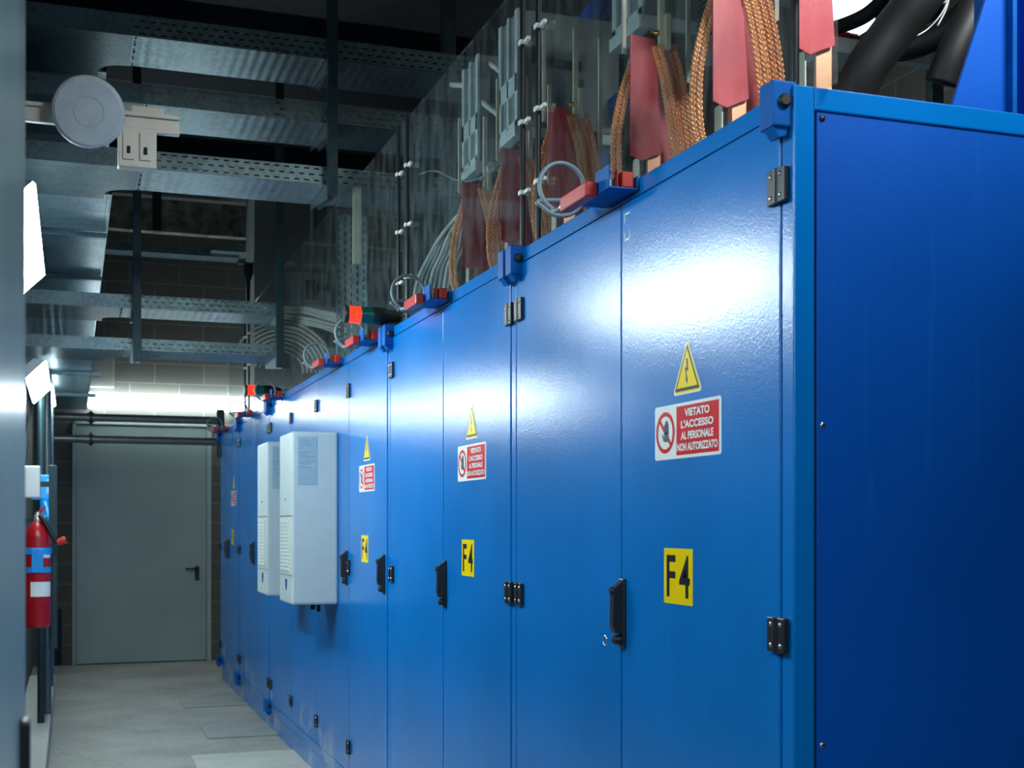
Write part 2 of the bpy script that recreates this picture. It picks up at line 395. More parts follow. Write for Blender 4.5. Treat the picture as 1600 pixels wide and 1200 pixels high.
# floor cover plates
def fplate(y0, y1, x0, name, label, mt, h):
    one(MB().box(x0, 0.03 if mt != 'x' else 0, y0, y1, 0.0, h, mt, .001), name, label, 'floor cover', None)
fplate(9.85, 10.35, -0.47, 'floor_cover_plate', 'thin grey floor cover plate, the one farther down the aisle', 'plate', .008)
fplate(8.40, 8.95, -0.44, 'floor_cover_plate', 'thin grey floor cover plate, the nearer of two in the aisle', 'plate', .008)
fplate(6.2, 7.80, -0.60, 'floor_slab', 'pale concrete floor slab lying nearest in the aisle', 'slab', .010)

# ================================================================== BLUE CABINETS
ZT, DT, DB = 2.222, 2.178, 0.19
DEPTH = 1.15
cabs = [  # y0, y1, doors [(y0,y1,hinge side)], label
    (2.07, 3.633, [(2.115, 2.848, 'n'), (2.854, 3.588, 'f')], 'nearest tall blue switchgear cabinet, its end panel facing the photographer'),
    (3.637, 5.238, [(3.682, 4.422, 'n'), (4.428, 5.19, 'f')], 'second tall blue switchgear cabinet, with the second set of warning signs'),
    (5.242, 8.648, [(5.29, 6.065, 'f'), (6.071, 6.915, 'f'), (6.921, 7.765, 'f'), (7.771, 8.60, 'f')], 'long blue four-door switchgear cabinet that carries the two white cooling units'),
    (8.652, 10.278, [(8.70, 9.46, 'n'), (9.466, 10.235, 'f')], 'blue switchgear cabinet just beyond the cooling units'),
    (10.282, 11.66, [(10.33, 11.02, 'n'), (11.026, 11.615, 'f')], 'farthest blue switchgear cabinet, standing nearest the grey door'),
]
def hinge(par, y, z):
    b = MB().box(-.014, -.003, y - .031, y - .003, z - .033, z + .033, 'black', .002)
    b.box(-.014, -.003, y + .003, y + .031, z - .033, z + .033, 'black', .002).cyl((-.012, y, z - .033), (-.012, y, z + .033), .0065, 'black', 10)
    for sy in (-.017, .017):
        for sz in (-.02, .02): b.lathe((-.013, y + sy, z + sz), (-1, 0, 0), [(0, .0055), (.002, .005), (.0035, .002)], 'steel', 10)
    b.build('hinge', par)
def handle(par, y, z):
    b = MB().box(-.012, -.003, y - .016, y + .016, z - .085, z + .085, 'black', .004)          # escutcheon
    b.prism([(-.012, y - .012, z + .078), (-.034, y - .010, z + .060), (-.036, y - .010, z - .030), (-.030, y - .010, z - .048), (-.012, y - .012, z - .050)], (0, .022, 0), 'black')
    b.lathe((-.010, y, z - .064), (-1, 0, 0), [(0, .012), (.016, .012), (.020, .009)], 'black', 16)
    b.lathe((-.022, y, z + .055), (-1, 0, 0), [(0, .009), (.016, .009), (.019, .006)], 'black', 14)
    return b.build('handle', par)
def casting(par, y, z, side='n'):
    b = MB()
    b.box(-.040, .012, y - .026, y + .026, z - .042, z + .045, 'blue_cast', .004)
    b.prism([(-.036, y - .020, z - .042), (-.004, y - .020, z - .042), (-.008, y - .020, z - .056), (-.022, y - .020, z - .060)], (0, .034, 0), 'blue_cast')
    b.lathe((-.016, y - .025, z + .006), (0, -1, 0), [(0, .013), (.006, .013), (.009, .009)], 'rubber', 16)
    b.build('corner_casting', par)
def layer(b, pts, x, mt, t=.0006):
    """flat shape on the door face: pts are (right, up) from centre given already in (y, z)"""
    b.prism([(x, p[0], p[1]) for p in pts], (-t, 0, 0), mt)
def rrect(cy, cz, w_, h_, r, n=4):
    out = []
    for sy, sz, a0 in ((1, 1, 0), (-1, 1, 90), (-1, -1, 180), (1, -1, 270)):
        for k in range(n + 1):
            a = R(a0 + 90 * k / n); out.append((cy + sy * (w_ / 2 - r) + r * math.cos(a), cz + sz * (h_ / 2 - r) + r * math.sin(a)))
    return out
def rtri(cy, zb, side, r, n=4):
    h = side * math.sqrt(3) / 2; c = [(cy + side / 2 , zb), (cy, zb + h), (cy - side / 2, zb)]
    cen = (cy, zb + h / 3); out = []
    for (py_, pz_), a0 in zip(c, (-90, 30, 150)):
        d = Vector((cen[0] - py_, cen[1] - pz_)).normalized() * 2 * r
        for k in range(n + 1):
            a = R(a0 + 120 * k / n); out.append((py_ + d.x + r * math.cos(a), pz_ + d.y + r * math.sin(a)))
    return out
def signs(par, yc, tri=True):
    x = -.0032
    t = MB(); layer(t, rtri(yc, 1.683, .140, .007), x, 'signwhite'); layer(t, rtri(yc, 1.6865, .131, .006), x - .0006, 'yellow', .0003)
    layer(t, rtri(yc, 1.6905, .117, .002), x - .0009, 'ink', .0003); layer(t, rtri(yc, 1.6975, .097, .001), x - .0012, 'yellow', .0003)
    o = t.build('warning_triangle', par)
    z0 = 1.73
    bolt = [(.004, .030), (-.004, .030), (-.001, .010), (-.009, .012), (-.003, -.014), (-.007, -.014), (.001, -.026), (.004, -.012), (.001, -.013), (-.003, .004), (.006, .002)]
    lb = MB(); lb.prism([(x - .0015, yc - p[0] , z0 + p[1]) for p in bolt], (-.0003, 0, 0), 'ink'); lb.build('lightning_symbol', o)
    sy = yc + 0.004; zc = 1.604
    s = MB(); layer(s, rrect(sy, zc, .316, .122, .007), x, 'signwhite')
    layer(s, rrect(sy - .050, zc, .196, .108, .001, 1), x - .0006, 'signred', .0004)
    o2 = s.build('prohibition_sign', par)
    # red ring with a slash over a black hand
    cy, cz, ro, ri = sy + .104, zc, .047, .0375
    g = MB(); n = 40
    ring = [(cy + ro * math.cos(2 * math.pi * k / n), cz + ro * math.sin(2 * math.pi * k / n)) for k in range(n)]
    rin = [(cy + ri * math.cos(2 * math.pi * k / n), cz + ri * math.sin(2 * math.pi * k / n)) for k in range(n)]
    vs = [(x - .0012, *p) for p in ring] + [(x - .0012, *p) for p in rin]
    g.add(vs, [[k, (k + 1) % n, n + (k + 1) % n, n + k] for k in range(n)], 'signred')
    a = R(45); w2 = .004; dy, dz_ = math.cos(a), math.sin(a)
    L = ri + .002
    layer(g, [(cy + dy * L + dz_ * w2, cz + dz_ * L - dy * w2), (cy + dy * L - dz_ * w2, cz + dz_ * L + dy * w2),
              (cy - dy * L - dz_ * w2, cz - dz_ * L + dy * w2), (cy - dy * L + dz_ * w2, cz - dz_ * L - dy * w2)], x - .0010, 'signred', .0004)
    g.build('pictogram_ring', o2)
    hd = MB(); hx = x - .0016; hy = cy - .006
    layer(hd, rrect(hy, cz - .010, .020, .022, .005), hx, 'hand_ink', .0003)
    for k, (oy, top) in enumerate(((.0082, .022), (.0028, .028), (-.0028, .026), (-.0082, .019))):
        layer(hd, rrect(hy - oy, cz + (top - .004) / 2, .0042, top + .004, .002), hx, 'hand_ink', .0003)
    layer(hd, [(hy + .008, cz - .018), (hy + .018, cz - .002), (hy + .0205, cz - .005), (hy + .013, cz - .020)], hx, 'hand_ink', .0003)
    hd.build('hand_pictogram', o2)
    tx = MB()
    for ln, zz, wd in (("VIETATO", .038, .115), ("L'ACCESSO", .013, .150), ("AL PERSONALE", -.012, .150), ("NON AUTORIZZATO", -.037, .186)):
        text_into(tx, ln, sy - .050, zc + zz, x - .0011, .0175, 'signwhite', wd, bold=.035)
    tx.build('lettering', o2)
def number(par, yc):
    x = -.0032
    p = MB(); layer(p, rrect(yc, 1.281, .140, .124, .002, 1), x, 'yellow'); o = p.build('number_plate', par)
    t = MB(); text_into(t, 'F', yc + .034, 1.281, x - .0006, .094, 'ink', .044, .015); text_into(t, '4', yc - .032, 1.281, x - .0006, .094, 'ink', .052, .015)
    t.build('lettering', o)

CB = []
for ci, (y0, y1, doors, lab) in enumerate(cabs):
    c = thing('switchgear_cabinet', lab, 'electrical cabinet', (0, y0, 0), 'blue switchgear cabinets in a row')
    b = MB().box(.014, DEPTH - .03, y0 + .022, y1 - .022, .14, ZT - .03, 'gap')
    c.location = (0, 0, 0)
    b.build('cabinet_body', c)
    f = MB()
    f.box(0, .045, y0, y0 + .043, .13, ZT, 'blue', .003).box(0, .045, y1 - .043, y1, .13, ZT, 'blue', .003)
    f.box(0, .045, y0 + .04, y1 - .04, DT + .004, ZT, 'blue', .002).box(0, .045, y0 + .04, y1 - .04, .13, DB - .004, 'blue', .002)
    f.box(DEPTH - .04, DEPTH, y0, y0 + .043, .13, ZT, 'blue').box(DEPTH - .04, DEPTH, y1 - .043, y1, .13, ZT, 'blue')
    f.box(.045, DEPTH - .04, y0, y0 + .035, DT, ZT, 'blue', .003).box(.045, DEPTH - .04, y1 - .035, y1, DT, ZT, 'blue')
    f.box(.045, DEPTH - .04, y0, y0 + .035, .13, .19, 'blue').box(DEPTH - .04, DEPTH, y0 + .04, y1 - .04, DT, ZT, 'blue')
    f.build('frame', c)
    MB().box(.012, DEPTH - .02, y0 + .004, y1 - .004, 0, .13, 'blue', .002).build('plinth', c)
    if ci == 0:
        p = MB().box(.052, DEPTH - .05, y0 + .004, y0 + .016, .205, 2.178, 'blue_shaded', .002)
        sp = p.build('side_panel', c, label='blue end panel, coloured dark for its shade')
        for (sx, sz) in ((.064, 2.165), (.064, 1.585), (.064, .98), (.064, .3), (1.06, 2.165)):
            MB().lathe((sx, y0 + .005, sz), (0, -1, 0), [(0, .007), (.003, .006), (.004, .002)], 'black' if sz > 2 else 'steel', 12).build('panel_screw', sp)
        MB().box(.047, .0525, y0 + .010, y0 + .02, .19, 2.19, 'gap').box(.047, 1.1, y0 + .010, y0 + .02, 2.180, 2.19, 'gap').build('panel_shadow_line', c)  # shadow line along the panel's top and left, drawn as dark strips
    if ci == 4:
        MB().box(.052, DEPTH - .05, y1 - .016, y1 - .004, .205, 2.178, 'blue_shaded', .002).build('side_panel', c)
    for di, (a, e, hs) in enumerate(doors):
        d = MB().box(-.003, .018, a, e, DB, DT, 'blue', .0025).build('door', c)
        hy = a - .001 if hs == 'n' else e + .001
        for hz in (2.04, 1.187, .315): hinge(d, hy, hz)
        if hs == 'n': handle(d, e - .028, 1.18) if ci else handle(d, e - .012, 1.18)
        elif len(doors) == 4: handle(d, a + .045, 1.18)
        elif ci == 4: handle(d, a + .03, 1.18)
        if ci < 2 and di == 1 or ci == 3 and di == 1:      # slot for the door key of the interlock
            pass
    for yy in (y0 + .034, y1 - .034):
        casting(c, yy, 2.185); casting(c, yy, .165)
    CB.append(c)
for ci, yc in ((0, 2.497), (1, 4.076), (2, 5.675), (4, 10.66)):
    signs(CB[ci], yc); number(CB[ci], yc + (.045 if ci < 3 else .09))
# small white sticker marks by the first interlock
mk = MB()
for (yy, zz, h_, w_) in ((2.815, 2.150, .004, .03), (2.829, 2.140, .02, .003), (2.801, 2.098, .022, .003), (2.815, 2.088, .004, .03), (2.829, 2.100, .015, .003)):
    mk.box(-.0038, -.0028, yy - w_ / 2, yy + w_ / 2, zz - h_ / 2, zz + h_ / 2, 'signwhite')
mk.build('sticker_mark', CB[0])
# key hanging at the first handle
MB().tube([(-.045, 2.853 + .012 * math.cos(a / 12 * 6.283), 1.113 + .012 * math.sin(a / 12 * 6.283)) for a in range(12)], .0022, 'steel', 6, True)\
    .box(-.046, -.030, 2.838, 2.842, 1.108, 1.117, 'steel').build('key_ring', CB[0])

# ================================================================== COOLING UNITS
def cooler(y0, lab):
    t = thing('cooling_unit', lab, 'air conditioner', (-.003, y0, .99), 'white cooling units on the blue doors')
    W, D, H = .235, .385, .868
    MB().box(-W, 0, 0, D, 0, H, 'white_box', .012).build('housing', t)
    g = MB().box(-W - .003, -W + .002, .05, D - .05, .16, .43, 'vent', .001)
    for k in range(14): g.box(-W - .006, -W, .06, D - .06, .17 + k * .0185, .178 + k * .0185, 'grey_light')
    g.build('vent_grille', t)
    MB().box(-W - .003, -W + .003, .004, D - .004, .445, .449, 'grey_box').box(-W - .003, -W + .003, .004, D - .004, .145, .149, 'grey_box').build('panel_joint', t)
    l = MB().box(-.205, -.108, -.0015, .001, .60, .842, 'label_grey').build('rating_label', t)
    p = MB()
    random.seed(3)
    for k in range(19):
        z = .828 - k * .0078
        if k in (7, 13): continue
        p.box(-.199, -.199 + random.uniform(.03, .083), -.0019, -.0014, z - .0016, z + .0008, 'ink_soft')
    p.box(-.205, -.108, -.0019, -.0014, .695, .699, 'white_box')
    p.build('small_print', l)
    MB().box(-W - .002, -W + .001, .14, .19, .085, .125, 'blue_dark').box(-W - .0025, -W + .001, .155, .175, .07, .082, 'ink').build('maker_badge', t)
    MB().lathe((-W + .001, .19, .53), (-1, 0, 0), [(0, .006), (.004, .005)], 'black', 10).build('indicator', t)
    MB().cyl((-.10, .16, 0), (-.10, .16, -.035), .012, 'black', 12).cyl((-.06, .22, 0), (-.06, .22, -.05), .010, 'black', 12).build('drain_fitting', t)
    return t
cooler(6.33, 'white wall-hung cooling unit on the blue doors, the nearer of two')
cooler(7.17, 'white wall-hung cooling unit partly hidden behind its nearer twin')

# ================================================================== DOOR INTERLOCK SWITCHES
def interlock(label):
    t = thing('interlock_switch', label, 'safety switch', (-.003, 2.85, 2.195), 'red door interlock switches on the cabinet tops')
    b = MB().box(-.078, .0, -.10, .09, -.004, .0, 'blue_cast', .001).box(-.078, -.074, -.10, -.02, 0, .05, 'blue_cast', .001)
    b.box(-.004, .0, -.10, .09, -.004, .03, 'blue_cast', .001)
    b.build('bracket', t)
    k = MB().box(-.040, -.010, -.095, -.045, .001, .040, 'red', .004).box(-.048, -.043, -.080, -.03, .001, .045, 'red', .002)
    k.box(-.058, -.048, -.06, -.02, .008, .028, 'lug', .002); k.build('switch_head', t)
    MB().box(-.112, -.080, -.04, .13, -.012, .024, 'red', .004).box(-.074, -.05, .0, .10, .001, .03, 'red', .003).build('switch_body', t)
    MB().cyl((-.096, .13, .006), (-.096, .150, .006), .010, 'lug', 12).build('cable_gland', t)
    cx, cz, r = -.075, .068, .066
    pts = [(-.096, .145, .006), (-.105, .175, .002)]
    for a in range(0, 30):
        an = R(-120 - a * 13.5)
        pts.append((cx + r * math.cos(an), .19 + a * .0012, cz + r * math.sin(an)))
    pts += [(-.02, .24, .05), (.03, .26, .035)]
    MB().tube(spl(pts, 3), .0062, 'cable_grey', 8).build('cable_loop', t)
    return t
sw = interlock('red interlock switch with a grey cable loop on the nearest cabinet')
for y, lab in ((4.43, 'red interlock switch and cable loop on top of the second cabinet'),
               (5.50, 'red interlock switch right beside the nearer red and green beacon'),
               (6.32, 'red interlock switch just left of the nearer beacon, over the third door set'),
               (8.15, 'red interlock switch just right of the farther beacon'),
               (9.55, 'red interlock switch just left of and below the farther beacon'),
               (11.2, 'red interlock switch on the far end of the cabinet row near the pipes')):
    dup(sw, (-.003, y, 2.195), lab)
# ================================================================== BEACONS
def beacon(y, lab):
    t = thing('signal_beacon', lab, 'signal light', (0, y, 2.272), 'red and green beacons lying on the cabinet tops')
    MB().lathe((-.200, 0, 0), (1, 0, 0), [(0, .034), (.004, .037), (.018, .037)], 'black').build('end_cap', t)
    MB().lathe((-.182, 0, 0), (1, 0, 0), [(0, .036), (.024, .036), (.025, .034), (.027, .036), (.052, .036)], 'lens_red').build('red_lens', t)
    MB().lathe((-.130, 0, 0), (1, 0, 0), [(0, .036), (.052, .036)], 'lens_green').build('green_lens', t)
    MB().lathe((-.078, 0, 0), (1, 0, 0), [(0, .037), (.05, .037), (.055, .032), (.10, .028), (.12, .018)], 'black').build('beacon_base', t)
    MB().box(-.01, .045, -.012, .012, -.048, -.02, 'black', .003).build('mount_foot', t)
    MB().tube(spl([(.04, 0, 0), (.08, .02, .02), (.12, .05, .09), (.16, .1, .12), (.2, .12, .04), (.22, .14, -.04)], 5), .005, 'cable_grey', 8).build('cable', t)
beacon(5.24, 'red and green signal beacon lying sideways, the nearer and larger one')
beacon(8.45, 'red and green signal beacon lying sideways, the smaller one far down the row')

# ================================================================== CLEAR SCREEN ON TOP
SX, ST = .070, 3.118
sheets = [(2.04, 3.628, 'nearest dusty clear screen standing on the front cabinet'), (3.636, 5.236, 'dusty clear screen on the second cabinet, between the dark rods'),
          (5.244, 6.94, 'clear screen over the near half of the long cabinet'), (6.948, 8.646, 'clear screen over the far half of the long cabinet'),
          (8.654, 10.27, 'pale clear screen above the cabinet beyond the cooling units'), (10.28, 11.64, 'farthest dusty clear screen, ending beside the bright wall tube')]
for y0, y1, lab in sheets:
    one(MB().box(SX, SX + .006, y0, y1, ZT, ST, 'plexi'), 'clear_screen', lab, 'protective screen', 'clear screens along the cabinet tops')
def rod(y, lab, top=ST):
    t = thing('threaded_rod', lab, 'rod', (SX - .012, y, ZT), 'dark rods holding the clear screens')
    MB().cyl((0, 0, 0), (0, 0, top - ZT - .0), .0085, 'black', 10).build('rod', t)
    for z in (.21, .43, .68):
        MB().box(-.012, .014, -.012, .012, z - .007, z + .007, 'white_pl', .002).box(-.002, .01, -.05, -.01, z - .006, z + .006, 'white_pl', .002).build('clip', t)
for y, lab in ((2.16, 'dark rod at the near end of the first clear screen'), (3.60, 'dark rod right of a pair, where the first two screens meet'), (3.74, 'dark rod left of a pair, where the first two screens meet'),
               (5.18, 'right rod of the pair beside the perforated riser'), (5.33, 'left rod of the pair beside the perforated riser'),
               (10.18, 'right rod of the distant pair above the farther beacon'), (10.42, 'left rod of the distant pair above the farther beacon')):
    rod(y, lab)

# ================================================================== BUSBAR PHASES (red sheets, copper braids)
def rope(mb, path, wid, nrm, A=.0056, r=.0036, turns=14, per=8):
    """one three-strand plait that follows path; wid = sideways, nrm = outward"""
    L = len(path) - 1; N = turns * per
    for ph in range(3):
        pts = []
        for i in range(N + 1):
            t = i / N * L; k = min(int(t), L - 1); fr = t - k
            p = path[k].lerp(path[k + 1], fr); an = 2 * math.pi * (i / per) + ph * 2.0944
            pts.append(p + wid * (A * math.sin(an)) + nrm * (A * .6 * math.sin(2 * an)))
        mb.tube(pts, r, 'braid', 5)
def strap(parent, pts, n, wid, nrm, name='braided_strap', gap=.0165, turns=15):
    b = MB(); path = spl(pts, 6)
    for k in range(n):
        o = wid * ((k - (n - 1) / 2) * gap)
        rope(b, [p + o for p in path], wid, nrm, turns=turns)
    return b.build(name, parent)
def phase(label):
    t = thing('busbar_phase', label, 'busbar', (.19, 3.22, ZT), 'busbars with red sheets and copper braids behind the screens')
    X = Vector((1, 0, 0)); Y = Vector((0, 1, 0))
    MB().prism([(0, 0, .20), (.036, 0, .187), (.098, 0, .215), (.075, 0, .53), (0, 0, .535)], (0, .004, 0), 'redsheet').build('red_sheet', t)
    MB().prism([(.095, .10, .06), (.235, .10, .06), (.215, .10, .50), (.10, .10, .52)], (0, .004, 0), 'redsheet').build('red_sheet', t)
    wd = Vector((.85, -.5, 0)).normalized()
    strap(t, [(.010, .03, .07), (-.022, .035, .13), (-.028, .035, .25), (-.010, .035, .36), (.02, .03, .46), (.04, .03, .52)], 2, wd, -Y)
    strap(t, [(.145, .0, .0), (.147, -.005, .10), (.130, -.012, .25), (.105, -.012, .40), (.075, -.005, .51)], 2, wd, -Y)
    strap(t, [(.185, .02, .0), (.190, .015, .10), (.178, .008, .25), (.150, .003, .40), (.118, .012, .525)], 3, wd, -Y)
    MB().box(.058, .098, .012, .022, -.01, .24, 'copper_bar', .001).box(.03, .0335, .012, .05, -.01, .2, 'cream').build('copper_bar', t)
    MB().box(-.018, .028, .02, .032, .0, .085, 'lug', .002).build('cable_lug', t)
    MB().box(.11, .20, -.03, -.02, -.01, .03, 'lug', .002).build('cable_lug', t)
    MB().box(.088, .104, -.004, .012, .50, .80, 'cream', .001).box(.100, .116, -.02, .02, .50, .60, 'cream', .002).box(-.0, .01, .05, .06, .5, .8, 'cream').box(.2, .212, .05, .06, .44, .8, 'cream').build('top_terminal', t)
    b = MB()
    for z in (.51, .55): b.lathe((.088, .004, z), (-1, 0, 0), [(0, .008), (.010, .008), (.010, .005), (.024, .005)], 'brass', 10)
    b.build('brass_bolt', t)
    return t
ph0 = phase('red sheet with copper braids directly above the first interlock switch')
for y, lab in ((2.37, 'busbar with red sheet at the near end of the clear screen'), (2.74, 'large bright red sheet with broad copper braid beside the near corner'),
               (3.86, 'dim red sheet with braid seen behind the near grey cable loop'), (4.34, 'dark red sheet with copper braid just left of the paired dark rods'),
               (4.82, 'leftmost dark red sheet with copper braid, beside the grey cable bundle')):
    r_ = dup(ph0, (.19, y, ZT), lab)
    if y < 2.5:          # the outermost one carries no braids
        for ch in [o for o in COL.objects if o.parent == r_ and (o.name.startswith('braided_strap') or (o.name.startswith('red_sheet') and max(v.co.x for v in o.data.vertices) > .2))]: bpy.data.objects.remove(ch)

# ================================================================== CIRCUIT BREAKERS ABOVE THEM
def breaker(label):
    t = thing('circuit_breaker', label, 'circuit breaker', (.30, 3.38, 2.87), 'grey circuit breakers above the busbars')
    MB().box(.012, .42, .004, .20, .02, .46, 'grey_box', .006).build('breaker_case', t)
    f = MB()
    f.box(0, .012, 0, .22, .0, .045, 'grey_light', .002).box(0, .012, 0, .22, .15, .22, 'grey_light', .002)
    f.box(0, .012, 0, .03, .0, .46, 'grey_light', .002).box(0, .012, .19, .22, .0, .46, 'grey_light', .002).box(0, .012, .10, .12, .0, .46, 'grey_light', .002)
    f.box(-.01, .40, .0, .22, -.02, .02, 'grey_light', .003)
    f.build('front_frame', t)
    v = MB()
    for (x, z, w_, h_) in ((.06, .26, .035, .14), (.24, .08, .03, .14), (.10, .25, .16, .035)):
        v.box(x, x + w_, -.001, .006, z, z + h_, 'gap')
    v.build('case_slot', t)
    a = MB()
    for k in range(9): a.box(.02, .16, .0, .18, -.035 - k * .014, -.028 - k * .014, 'black')
    a.build('arc_fins', t)
    return t
br0 = breaker('pale frame of the circuit breaker above the nearest red sheets')
for y, lab in ((2.9, 'circuit breaker over the broad copper braid, cut by the top edge'), (4.48, 'grey circuit breaker with a slotted face, right of two'), (4.97, 'grey circuit breaker with a slotted face, left of two'),):
    dup(br0, (.30, y, 2.87), lab)

# ================================================================== CABLE TRAYS
def tray(x0, x1, y0, y1, z, h, label, name='cable_tray', group='galvanised cable trays crossing the aisle', z_elbow=None, elbow=None):
    t = thing(name, label, 'cable tray', (x0, y0, z), group)
    L, W = x1 - x0, y1 - y0
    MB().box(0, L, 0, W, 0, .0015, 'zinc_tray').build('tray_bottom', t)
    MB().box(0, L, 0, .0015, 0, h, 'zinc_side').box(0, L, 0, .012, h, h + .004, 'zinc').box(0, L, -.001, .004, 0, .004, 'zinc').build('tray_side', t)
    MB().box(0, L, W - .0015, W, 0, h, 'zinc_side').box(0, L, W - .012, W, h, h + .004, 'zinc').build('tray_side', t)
    if elbow:        # solid corner piece: straight length plus a concave fillet
        e0, e1, r = elbow
        pts = [(e0, -.002), (e1, -.002), (e1, W), (e1 - .02, W)]
        cx_, cy_ = e1 - .02, W + r
        for k in range(9):
            a = R(-90 - 90 * k / 8); pts.append((cx_ + r * math.cos(a), cy_ + r * math.sin(a)))
        pts += [(cx_ - r, cy_ + .1), (e0, cy_ + .1)]
        MB().prism([(p[0], p[1], -.003) for p in pts], (0, 0, .002), 'zinc').box(e0, e1, -.004, -.0005, -.003, h, 'zinc').build('corner_piece', t)
        j = MB()
        for k in range(5): j.lathe((e1 + .012, .02 + k * (W - .04) / 4, -.0015), (0, 0, -1), [(0, .006), (.005, .005)], 'black', 8)
        j.build('joint_bolts', t)
    return t
XR = 1.15
tray(-1.56, XR, 6.42, 6.85, 3.765, .10, 'topmost perforated cable tray crossing high over the aisle', elbow=(0, .57, .13))
tray(-1.56, XR, 6.42, 6.85, 3.440, .09, 'perforated cable tray crossing the aisle right behind the round disc', elbow=(0, .62, .13))
tray(-1.56, XR, 6.42, 6.85, 3.125, .085, 'third cable tray down, running to the solid corner piece below the switch box', elbow=(0, .60, .13))
tray(-1.56, .02, 8.35, 8.75, 2.755, .08, 'cable tray across the aisle hung low, upper of the two farther ones', elbow=(0, .58, .08))
tray(-1.56, .02, 8.35, 8.75, 2.490, .07, 'lowest cable tray across the aisle, hung at the foot of the dark posts', elbow=(0, .58, .08))
tray(0.02, 2.6, 12.6, 12.9, 4.05, .08, 'distant cable tray high on the back wall')
tray(-1.2, 0.30, 12.75, 13.0, 4.02, .08, 'dim far cable tray under the speckled beam, left end')
def ltray(x0, x1, y0, y1, z, h, label):
    """tray that runs along the aisle"""
    t = thing('cable_tray', label, 'cable tray', (x1, y0, z), 'galvanised cable trays running along the left wall')
    t.rotation_euler = (0, 0, R(90))
    L, W = y1 - y0, x1 - x0
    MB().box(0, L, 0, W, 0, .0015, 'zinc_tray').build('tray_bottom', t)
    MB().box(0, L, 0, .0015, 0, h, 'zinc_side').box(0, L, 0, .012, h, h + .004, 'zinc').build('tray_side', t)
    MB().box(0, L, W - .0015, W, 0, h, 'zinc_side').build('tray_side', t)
ltray(-1.56, -1.10, 6.99, 12.7, 3.765, .10, 'cable tray along the left wall, highest of the stacked runs')
ltray(-1.56, -1.08, 6.99, 12.7, 3.440, .09, 'cable tray along the left wall, second from the top')
ltray(-1.56, -1.07, 6.99, 12.7, 3.125, .085, 'cable tray along the left wall whose ribbed underside shows beside the lamp')
ltray(-1.56, -1.12, 8.84, 12.9, 2.755, .08, 'cable tray along the left wall, next to lowest run')
ltray(-1.56, -1.13, 8.84, 12.9, 2.490, .07, 'cable tray along the left wall, lowest run above the vertical pipes')
def strut(y, z, lab, x1=-1.075):
    one(MB().box(-1.60, x1, y, y + .05, z - .035, z - .004, 'zinc', .002), 'wall_strut', lab, 'tray support', 'struts carrying the trays on the left wall')
for y, z, lab in ((7.9, 3.125, 'strut under the third left tray run, nearest the disc'), (9.3, 3.125, 'strut under the third left tray run, middle one'), (10.9, 3.125, 'strut under the third left tray run, farthest one'),
                  (9.6, 2.49, 'strut under the lowest left tray run, near one'), (11.2, 2.49, 'strut under the lowest left tray run, far one')): strut(y, z, lab)
def post(x, y, z0, z1, arms, lab, w_=.045):
    t = thing('hanging_post', lab, 'support post', (x, y, z1), 'dark steel posts hanging from the ceiling')
    MB().box(-w_ / 2, w_ / 2, -w_ / 2, w_ / 2, z0 - z1, 0, 'post', .002).build('post', t)
    for z in arms:
        b = MB(); b.prism([(-.02, .02, z - z1 - .004), (-.02, .02, z - z1 - .085), (-.02, .50, z - z1 - .03), (-.02, .50, z - z1 - .004)], (.003, 0, 0), 'zinc')
        b.box(-.022, .022, .02, .50, z - z1 - .008, z - z1 - .004, 'zinc').prism([(.017, .02, z - z1 - .004), (.017, .02, z - z1 - .085), (.017, .50, z - z1 - .03), (.017, .50, z - z1 - .004)], (.003, 0, 0), 'zinc')
        b.build('support_arm', t)
pa = PX(519, 305, -.03)
post(-.03, pa.y, 3.055, CE, (3.765, 3.44, 3.125), 'thick dark post nearest the camera, left of the clear screens', .05)
for px, lab in ((214, 'dark post left of the pair that carries the lowest trays'), (437, 'dark post at the right of the lowest trays, beside the cable coils')):
    p = PY(px, 573, 8.30); post(p.x, 8.30, 2.415, CE, (2.755, 2.49), lab, .05)
p = PY(245, 340, 12.2); post(p.x, 12.2, 4.1, CE, (), 'short dim post far off under the speckled beam', .08)

# vertical perforated riser and white strut behind the screens
def riser(x0, x1, y, z0, z1, lab, mt='zinc_vert', nm='cable_riser'):
    t = thing(nm, lab, 'cable riser', (x0, y, z0))
    MB().box(0, x1 - x0, 0, .002, 0, z1 - z0, mt).build('riser_back', t)
    MB().box(0, .002, -.05, .0, 0, z1 - z0, 'zinc').build('riser_side', t); MB().box(x1 - x0 - .002, x1 - x0, -.05, 0, 0, z1 - z0, 'zinc').build('riser_side', t)
riser(.10, .265, 6.9, ZT, 3.10, 'tall perforated cable riser standing behind the clear screens')
riser(.30, .44, 6.2, ZT, 3.4, 'dull grey cable riser right of the perforated one', 'zinc')
a = PX(557, 298, .09); b_ = PX(575, 390, .09)
one(MB().box(.095, .135, 6.42, 6.46, b_.z, 3.125, 'cream', .002), 'strut_channel', 'short pale strut channel hanging in front of the perforated riser', 'strut')

